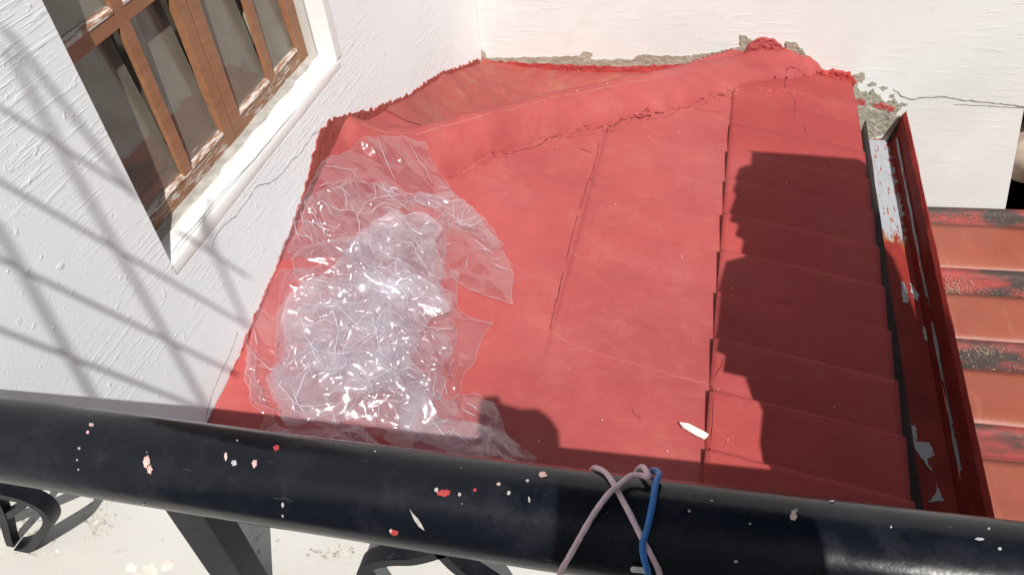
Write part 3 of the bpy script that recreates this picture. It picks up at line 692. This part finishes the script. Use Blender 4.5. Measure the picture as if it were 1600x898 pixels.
rail = empty('balcony_railing', (0, .406, LZ), 'glossy black railing with a thick round handrail speckled with scraped paint', 'railing')
PR = .050; PC = V((0, .4061, -.6937)); PU = V((1, -.0076, .0656))
def paxis(x):                              # the pipe sags a few millimetres between its posts
    bend = .010*max(0, (-x-.15))**1.6 if x < -.15 else .006*max(0, x-.1)
    return PC+PU*x+V((0, bend*1.0, -bend*.4))
bm = bmesh.new(); xs = [-1.135+i*.02 for i in range(132)]; rings = []
for x in xs:
    c = paxis(x); r = []
    for k in range(64):
        a = 2*math.pi*k/64; d = V((0, math.cos(a), math.sin(a))); rr = PR*(1+.006*fbm(x*4, d.y*1.2, d.z*1.2))
        r.append(bm.verts.new(c+d*rr))
    rings.append(r)
for i in range(len(rings)-1):
    for k in range(64): bm.faces.new((rings[i][k], rings[i][(k+1) % 64], rings[i+1][(k+1) % 64], rings[i+1][k]))
bmobj('handrail', bm, M['black'], rail, True)
def pipe_hit(px, py, rr=PR):
    r = rayv(px, py); ax = V(PU).normalized(); lo = None
    o = -PC; a = r-ax*r.dot(ax); b = o-ax*o.dot(ax)
    A_, B_, C_ = a.dot(a), 2*a.dot(b), b.dot(b)-rr*rr; D_ = B_*B_-4*A_*C_
    t = (-B_-math.sqrt(max(D_, 0)))/(2*A_)
    for _ in range(3):                     # follow the sag of the pipe
        p = r*t; c = paxis(p.x); o = -c; b = o-ax*o.dot(ax); C_ = b.dot(b)-rr*rr; B_ = 2*a.dot(b); D_ = B_*B_-4*A_*C_; t = (-B_-math.sqrt(max(D_, 0)))/(2*A_)
    return r*t
def pang(p): c = paxis(p.x); return math.atan2(p.z-c.z, p.y-c.y)
# scraped spots and paint splashes
SPOTS = [(229, 720, 7, 13, 'pinkchip'), (234, 733, 6, 9, 'pinkchip'), (353, 713, 3, 9, 'pinkchip'), (366, 723, 5, 6, 'grey'), (398, 724, 6, 8, 'pinkchip'), (124, 700, 3, 3, 'chip'), (121, 718, 2, 2, 'chip'), (123, 733, 2, 2, 'chip'),
         (143, 664, 6, 4, 'pinkchip'), (137, 675, 3, 4, 'pinkchip'), (442, 788, 3, 5, 'chip'), (442, 805, 2, 3, 'chip'), (432, 700, 6, 6, 'redfresh'), (693, 770, 13, 7, 'redfresh'), (682, 765, 4, 5, 'chip'), (718, 772, 3, 4, 'chip'),
         (742, 765, 4, 3, 'redfresh'), (795, 770, 4, 4, 'chip'), (779, 756, 4, 3, 'pinkchip'), (824, 751, 4, 3, 'chip'), (827, 780, 2, 6, 'chip'), (848, 742, 8, 6, 'pinkchip'), (616, 831, 8, 6, 'redfresh'), (611, 829, 3, 5, 'pinkchip'),
         (1240, 805, 7, 10, 'pinkchip'), (1244, 797, 4, 4, 'chip'), (1077, 798, 3, 3, 'chip'), (1545, 826, 3, 3, 'chip'), (1392, 823, 2, 3, 'chip'), (1172, 818, 3, 2, 'chip'), (1150, 876, 4, 3, 'chip'), (1112, 690+92, 3, 2, 'grey'), (586, 705, 2, 2, 'chip'), (371, 688, 2, 2, 'chip'), (225, 787, 2, 2, 'chip'), (1300, 783, 6, 2, 'grey'), (1530, 842, 9, 3, 'grey'), (1562, 857, 4, 3, 'grey')]
rs = random.Random(11)
for k in range(5): SPOTS.append((rs.uniform(5, 1590), None, rs.uniform(.6, 1.3), rs.uniform(.6, 1.3), rs.choice(['grey', 'grey', 'grey', 'pinkchip'])))
byc = {}
for px, py, w2, h2, m in SPOTS:
    if py is None: py = 640+.106*px+rs.uniform(12, 100)
    if py > 893: continue
    m = 'speck' if m == 'chip' else m
    bm = byc.setdefault(m, bmesh.new()); k = 17; vs = []; c = pipe_hit(px, py)
    pts = []
    for a in range(k):
        q = rs.uniform(.55, .95); ang = 2*math.pi*a/k
        p = pipe_hit(px+math.cos(ang)*w2*q, py+math.sin(ang)*h2*q); cc = paxis(p.x); n = (p-cc).normalized(); pts.append((cc+n*(PR*1.012)))
    cc = paxis(c.x); n = (c-cc).normalized(); cv_ = bm.verts.new(cc+n*PR*1.016); vv = [bm.verts.new(p) for p in pts]
    for a in range(k): bm.faces.new((cv_, vv[a], vv[(a+1) % k]))
for (x0, y0, x1, y1) in ((640, 796, 664, 826),):
    bm = byc['speck']; P = [pipe_hit(*p) for p in ((640, 794), (646, 802), (654, 810), (659, 818), (664, 828), (655, 822), (647, 811))]
    bm.faces.new([bm.verts.new(paxis(p.x)+(p-paxis(p.x)).normalized()*PR*1.014) for p in P])
for m, bm in byc.items():
    o = bmobj('paint_spatter', bm, M[m], rail); o['kind'] = 'stuff'
# square post and scrolled bars below the handrail
y_ = .406
def post(x, parent=rail):
    c = paxis(x); bm = bmesh.new(); add_box(bm, (x-.027, y_-.018, LZ+.001), (x+.027, y_+.018, c.z-.01), .003); return bmobj('post', bm, M['iron'], parent)
for x in (-.552, .70, 1.40): post(x)
def scroll(pts, wid=.022, th=.012, n=6):
    bm = bmesh.new(); ribbon(bm, smooth_path([on(p[0], p[1], (0, 1, 0), y_) for p in pts], n), wid, th, (0, 1, 0)); return bmobj('scroll_bar', bm, M['iron'], rail)
scroll([(-60, 742), (0, 762), (40, 772), (70, 787), (81, 808), (66, 832), (46, 850), (10, 851), (-40, 842), (-80, 820), (-85, 785), (-60, 742)])
scroll([(-40, 730), (-10, 765), (8, 800), (16, 832), (22, 850)], .014)
scroll([(50, 775), (32, 790), (6, 806), (-30, 826)], .012, .010)
scroll([(700, 850), (650, 864), (610, 866), (580, 874), (569, 888), (578, 912), (610, 940), (660, 960), (720, 970)])
scroll([(690, 850), (720, 880), (760, 905), (800, 935), (830, 980)], .022, .014)

# cords tied round the handrail
def cord(name, pxs, rad, mat, label, start_back=True, end_down=2.4, offs=0.0):
    rr = PR+rad+offs; P = []
    for px, py in pxs:
        p = pipe_hit(px, py, rr); P.append((p.x, pang(p)))
    seq = list(P)
    x0, a0 = P[0]
    if start_back: seq = [(x0-.03*math.cos(k)*.0-.004*k, a0-.28*k) for k in range(9, 0, -1)]+seq
    x1, a1 = P[-1]
    sg = 1
    seq += [(x1+(P[-1][0]-P[-2][0])*.25*k*(1-k*.05), a1+.3*k) for k in range(1, int(end_down/.3))]
    pts = []
    for x, a in seq: c = paxis(x); pts.append(c+V((0, math.cos(a), math.sin(a)))*rr)
    pts = smooth_path(pts, 5); bm = bmesh.new(); add_tube(bm, pts, [rad*(1+.12*nz(i*.9, rad*900)) for i in range(len(pts))], 10)
    o = bmobj(name, bm, mat, None, True); return tag(o, label, 'cord', 'cords tied round the handrail')
for p in [(985, 738), (960, 755), (870, 895)]: print('ang', p, round(pang(pipe_hit(*p)), 2))
cord('pink_cord', [(932, 731), (945, 737), (957, 752), (968, 772), (986, 806), (1004, 842), (1018, 868), (1030, 893)], .0028, M['pink'], 'pale pink cord running under the crossing, down to the right over the black handrail')
cord('pink_cord', [(1013, 745), (1001, 742), (986, 743), (968, 756), (950, 772), (928, 802), (908, 836), (890, 868), (876, 892)], .0028, M['pink'], 'pale pink cord crossing on top, down to the left over the black handrail', offs=.006)
cord('blue_cord', [(1030, 741), (1025, 752), (1019, 790), (1010, 830), (1004, 850), (1006, 870), (1012, 893)], .0031, M['blue'], 'blue cord looped over the black handrail beside the pink cords', offs=.004)
p = pipe_hit(1001, 890, PR+.004); bm = bmesh.new(); bmesh.ops.create_cube(bm, size=1, matrix=Matrix.Translation(p) @ Matrix.Rotation(.1, 4, 'Z') @ Matrix.Diagonal((.018, .005, .004, 1)))
bmesh.ops.bevel(bm, geom=bm.edges[:], offset=.0012, segments=2, affect='EDGES'); tag(bmobj('cable_tie', bm, M['chip']), 'small white tie end poking out beside the blue cord', 'tie')

# ------------------------------------------------------------------ crumpled plastic sheet
def tri(v): v = v % 1.0; return 4*abs(v-.5)-1
class Crumple:
    def __init__(s, seed, lay):
        r = random.Random(seed); s.w = []
        for lam, amp, n in lay:
            for _ in range(n):
                a = r.uniform(0, 6.28); s.w.append((math.cos(a)/lam, math.sin(a)/lam, r.random(), amp*r.uniform(.6, 1.3), r.uniform(0, 50)))
    def __call__(s, x, y):
        wx = x+.016*nz(x*7, y*7, 1.3); wy = y+.016*nz(x*7, y*7, 7.9); h = 0
        for cx, cy, ph, am, sd in s.w: h += (am*(.75*tri(cx*wx+cy*wy+ph)+1.1*max(0, 1-3.2*abs(tri(.5*(cx*wx+cy*wy)+ph*1.7+.13)))))*(.25+1.3*abs(nz(x*6, y*6, sd)))
        return h
def base_z(x, y):
    z = max(zplane(x)+.020+.005*rib(y), cement_z(x, y)+.006 if y > .92 else -9); return z
def edge_d(x, y, P):
    best = 9
    for i in range(len(P)):
        ax, ay = P[i]; bx, by = P[(i+1) % len(P)]; dx, dy = bx-ax, by-ay
        t = max(0, min(1, ((x-ax)*dx+(y-ay)*dy)/(dx*dx+dy*dy+1e-12))); best = min(best, math.hypot(x-ax-t*dx, y-ay-t*dy))
    return best
LAY = {'film': ([], []), 'fold': ([], [])}
def nearest(x, y, P):
    best = (9, x, y)
    for i in range(len(P)):
        ax, ay = P[i]; bx, by = P[(i+1) % len(P)]; dx, dy = bx-ax, by-ay
        t = max(0, min(1, ((x-ax)*dx+(y-ay)*dy)/(dx*dx+dy*dy+1e-12))); q = (math.hypot(x-ax-t*dx, y-ay-t*dy), ax+t*dx, ay+t*dy)
        if q < best: best = q
    return best
RIMS = []; SURFS = []
def film(pxs, step, lift_, puff, lay, seed, hor=.6, kind='film', jit=.006, rim=True):
    FV, FF = LAY[kind]
    P3, _ = ragged([surf(*p) for p in pxs], .016, jit, seed); P = [(p.x, p.y) for p in P3]
    x0, x1 = min(p[0] for p in P), max(p[0] for p in P); y0, y1 = min(p[1] for p in P), max(p[1] for p in P)
    h1 = Crumple(seed, lay); h2 = Crumple(seed+50, lay); h3 = Crumple(seed+90, lay); idx = {}; nx = int((x1-x0)/step)+2; ny = int((y1-y0)/(step*.9))+2
    def place(x, y, d):
        e = min(1, d/.09); z = base_z(x, y)+lift_+puff*(e**.7)*(.6+.7*nz(x*4, y*4, seed))
        X = x+hor*h2(x, y); Y = y+hor*h3(x, y); Z = z+(.35+.65*e)*(h1(x, y)+.010)
        Z = max(Z, base_z(X, Y)+.002+.002*(seed % 5)); X = max(X, WX+.006+.008*abs(nz(y*20, x*20)))
        return V((X, Y, Z))
    def vert(i, j):
        if (i, j) in idx: return idx[i, j]
        x = x0+(i+(.5 if j % 2 else 0))*step; y = y0+j*step*.9; d, qx, qy = nearest(x, y, P)
        if not inside(x, y, P): x, y, d = qx, qy, 0
        idx[i, j] = len(FV); FV.append(tuple(place(x, y, d))); return idx[i, j]
    for i in range(-1, nx):
        for j in range(-1, ny):
            x = x0+(i+.5)*step; y = y0+(j+.5)*step*.9
            if not inside(x, y, P): continue
            if j % 2: FF.append((vert(i, j), vert(i+1, j), vert(i+1, j+1))); FF.append((vert(i, j), vert(i+1, j+1), vert(i, j+1)))
            else: FF.append((vert(i, j), vert(i+1, j), vert(i, j+1))); FF.append((vert(i+1, j), vert(i+1, j+1), vert(i, j+1)))
    if rim: RIMS.append([place(x, y, 0) for x, y in P])
    SURFS.append((P, place))
BIG = [(.32, .034, 3), (.15, .020, 3), (.065, .0055, 2)]
FINE = [(.26, .034, 3), (.12, .018, 3), (.055, .0035, 2)]
CALM = [(.34, .014, 2), (.15, .007, 3), (.05, .0018, 2)]
film([(392, 500), (440, 452), (520, 410), (600, 362), (690, 350), (700, 440), (712, 500), (736, 522), (734, 580), (700, 650), (646, 702), (560, 704), (450, 690), (402, 640), (384, 560)], .0055, .004, .045, BIG, 1)
film([(450, 470), (540, 415), (610, 372), (676, 362), (690, 430), (700, 520), (704, 600), (650, 690), (560, 690), (470, 670), (420, 610), (425, 530)], .0055, .022, .06, BIG, 2)
film([(540, 420), (600, 370), (660, 358), (684, 430), (690, 520), (640, 560), (560, 540), (500, 500)], .0055, .05, .05, FINE, 3, .6, 'fold')
film([(430, 600), (500, 560), (560, 590), (640, 570), (680, 640), (640, 700), (520, 700), (440, 680)], .0055, .04, .045, FINE, 4, .6, 'fold')
film([(480, 480), (560, 440), (650, 470), (660, 600), (600, 660), (500, 640), (450, 560)], .0055, .06, .04, BIG, 5, .6, 'fold')
film([(497, 262), (560, 228), (632, 219), (666, 232), (706, 308), (690, 330), (640, 320), (600, 352), (560, 400), (480, 408), (436, 410), (428, 380), (468, 312)], .0055, .003, .022, CALM, 6)
film([(470, 330), (520, 290), (600, 300), (650, 320), (640, 370), (560, 420), (450, 420)], .0055, .012, .035, BIG, 7)
film([(628, 318), (650, 306), (706, 308), (752, 352), (782, 392), (799, 432), (797, 484), (742, 462), (708, 446), (684, 380), (640, 350)], .0065, .003, .022, CALM, 8, .4)
film([(640, 318), (700, 315), (740, 345), (775, 395), (740, 400), (690, 350)], .006, .012, .02, BIG, 12)
film([(640, 640), (700, 640), (745, 624), (772, 640), (790, 690), (832, 726), (800, 760), (720, 740), (640, 730), (600, 700)], .006, .004, .03, CALM, 9)
film([(450, 520), (540, 500), (640, 520), (700, 560), (690, 640), (600, 690), (480, 670), (430, 600)], .0055, .035, .05, FINE, 13)
film([(470, 430), (560, 390), (640, 380), (690, 430), (690, 520), (600, 560), (500, 540)], .0055, .045, .05, FINE, 14)
film([(600, 600), (640, 625), (690, 665), (760, 690), (800, 735), (770, 735), (720, 716), (640, 690)], .005, .02, .04, FINE, 10, .6, 'fold')
film([(384, 520), (400, 640), (450, 680), (560, 700), (640, 720), (640, 740), (540, 735), (440, 725), (380, 640)], .0065, .003, .02, BIG, 11)
fm = mesh('plastic_sheet', *LAY['film'], M['film'], None, True); tag(fm, 'crumpled clear plastic sheet heaped on the red roof', 'plastic sheet')
mesh('folded_layer', *LAY['fold'], M['fold'], fm, True)
bm = bmesh.new()
for rm in RIMS: add_tube(bm, smooth_path(rm+rm[:1], 2), .0007, 4, False)
bmobj('sheet_edge', bm, M['rim'], fm, True)['kind'] = 'stuff'
# white tubes along the folds, painting the film's glints
bm = bmesh.new(); rc = random.Random(5)
for k in range(330):
    P, place = SURFS[rc.choice([0, 0, 1, 1, 2, 2, 3, 3, 4, 4, 5, 6, 6, 8, 9, 10, 12, 13, 7])]
    for _ in range(40):
        x = rc.uniform(min(p[0] for p in P), max(p[0] for p in P)); y = rc.uniform(min(p[1] for p in P), max(p[1] for p in P))
        if inside(x, y, P): break
    a = rc.uniform(0, 3.14); L = rc.choice([.02, .03, .04, .06, .10, .15])*rc.uniform(.7, 1.2); n = max(5, int(L/.007)); pts = []; cu = rc.uniform(-5, 5)
    for i in range(n+1):
        pts.append(place(x, y, nearest(x, y, P)[0])+V((0, 0, .0015))); x += math.cos(a)*L/n; y += math.sin(a)*L/n; a += cu*L/n
        if not inside(x, y, P): break
    if len(pts) > 3: add_tube(bm, pts, [rc.uniform(.5, 1.0)*.0011*math.sin((i+.35)/(len(pts)-.3)*math.pi)+.0002 for i in range(len(pts))], 5, False)
bmobj('fold_glint', bm, M['crease'], fm, True)['kind'] = 'stuff'

# ------------------------------------------------------------------ unseen casters added outside the frame, shaped to throw the shadows in it
def toward_sun(p, y): return p-S*((p.y-y)/S.y)
# added lattice bars, laid out backwards from the shadow lines on the house wall
LY = -.42
lat = empty('shadow_lattice', (-.2, LY, -1.52), 'unseen black diagonal lattice, laid out to throw its bars on the house wall', 'wall_shadow_caster')
LINES = [((0, 168), (150, 262), (206, 300)), ((0, 284), (180, 400), (300, 455), (366, 497)), ((0, 405), (120, 480), (240, 540), (366, 582)), ((0, 515), (110, 560), (220, 600), (300, 632)), ((20, 60), (120, 190), (206, 300)),
         ((106, 252), (160, 350), (220, 450), (320, 632)), ((0, 362), (50, 450), (100, 540), (152, 632)), ((20, 90), (60, 190), (106, 252)), ((312, 340), (340, 410), (384, 505)), ((316, 300), (314, 345), (330, 385)), ((262, 350), (300, 372), (340, 396), (384, 430))]
for ln in LINES:
    a, b = on_wall(*ln[0]), on_wall(*ln[-1]); a, b = toward_sun(a, LY), toward_sun(b, LY); d = (b-a)*.06
    bm = bmesh.new(); add_tube(bm, [a-d, b+d], .0044, 8); bmobj('lattice_bar', bm, M['iron'], lat)
# dark sheet added off frame, outlined backwards from the large roof shadow
def on_rib(px, py): return on(px, py, (T, 0, 1), -H+.026)
SH = [on_rib(1172, 234), on_rib(1340, 248), V((.72, 2.66, -1.87)), V((.83, 2.40, -1.87)), V((.89, 2.0, -1.87)), V((.92, 1.3, -1.87)), V((.92, .9, -1.87)), V((.40, .9, -1.82)), V((.30, 1.10, -1.8))]
SH += [on_rib(*p) for p in [(1212, 768), (1196, 720), (1188, 690), (1188, 641), (1164, 585), (1130, 577), (1132, 552), (1117, 545), (1122, 518), (1134, 470), (1122, 467), (1132, 409), (1160, 402), (1162, 372), (1149, 366), (1152, 349), (1138, 345), (1150, 303), (1144, 298), (1155, 262), (1172, 257)]]
def aw_y(p): return .13+(p.y-.9)*.60
aw = empty('shadow_sheet', (1.2, .0, -1.52), 'unseen dark sheet, cut to throw the large shadow on the right of the roof', 'roof_shadow_caster')
top = [toward_sun(p, aw_y(p)) for p in SH]
bm = bmesh.new(); t1 = [bm.verts.new(p) for p in top]; t2 = [bm.verts.new(p-V((0, .006, .004))) for p in top]
bm.faces.new(t1); bm.faces.new(t2[::-1])
for i in range(len(top)): j = (i+1) % len(top); bm.faces.new((t1[i], t1[j], t2[j], t2[i]))
bmesh.ops.triangulate(bm, faces=bm.faces[:2]); bmobj('caster_sheet', bm, M['caster_sheet'], aw)
bm = bmesh.new(); add_tube(bm, [V((top[7].x+.1, top[7].y, -1.52)), top[7]+V((.1, 0, .03))], .018, 10); add_tube(bm, [top[6], top[5], top[4], top[3], top[2]], .010, 8); add_tube(bm, [top[6], top[7]], .010, 8); bmobj('sheet_frame', bm, M['iron'], aw)
# cutout on a pole, added and shaped to throw the small stepped shadow
LPY = -.12
HEAD = [(748, 700), (750, 640), (752, 622), (778, 619), (783, 632), (784, 652), (800, 650), (812, 640), (840, 640), (858, 654), (872, 674), (874, 704), (880, 740), (745, 740)]
cutout = empty('shadow_cutout', (.25, LPY, -1.52), 'unseen black cutout on a pole, shaped to throw the small stepped shadow', 'cutout')
hp = [toward_sun(on_roof(*p), LPY) for p in HEAD]
bm = bmesh.new(); a = [bm.verts.new(p+V((0, -.02, 0))) for p in hp]; b2 = [bm.verts.new(p+V((0, .004, 0))) for p in hp]; bm.faces.new(a); bm.faces.new(b2[::-1])
for i in range(len(hp)): j = (i+1) % len(hp); bm.faces.new((a[i], a[j], b2[j], b2[i]))
bmesh.ops.triangulate(bm, faces=bm.faces[:2]); bmobj('cutout_body', bm, M['iron'], cutout)
cx = sum(p.x for p in hp)/len(hp); cz_ = min(p.z for p in hp); bm = bmesh.new(); add_tube(bm, [(cx, LPY, -1.52), (cx, LPY, cz_+.01)], .014, 10); bmobj('cutout_pole', bm, M['iron'], cutout)
# report what of these stands inside the frame
for ob in (aw, lat, cutout):
    for ch in ob.children:
        for v in ch.data.vertices:
            c = RM.T @ np.array(ch.matrix_world @ v.co) if False else RM.T @ np.array(v.co+ob.location)
            if c[2] > .02:
                u_, v_ = 800+FPX*c[0]/c[2], 449+FPX*c[1]/c[2]
                if -20 < u_ < 1620 and -20 < v_ < 920: print('IN FRAME', ob.name, ch.name, round(u_), round(v_))
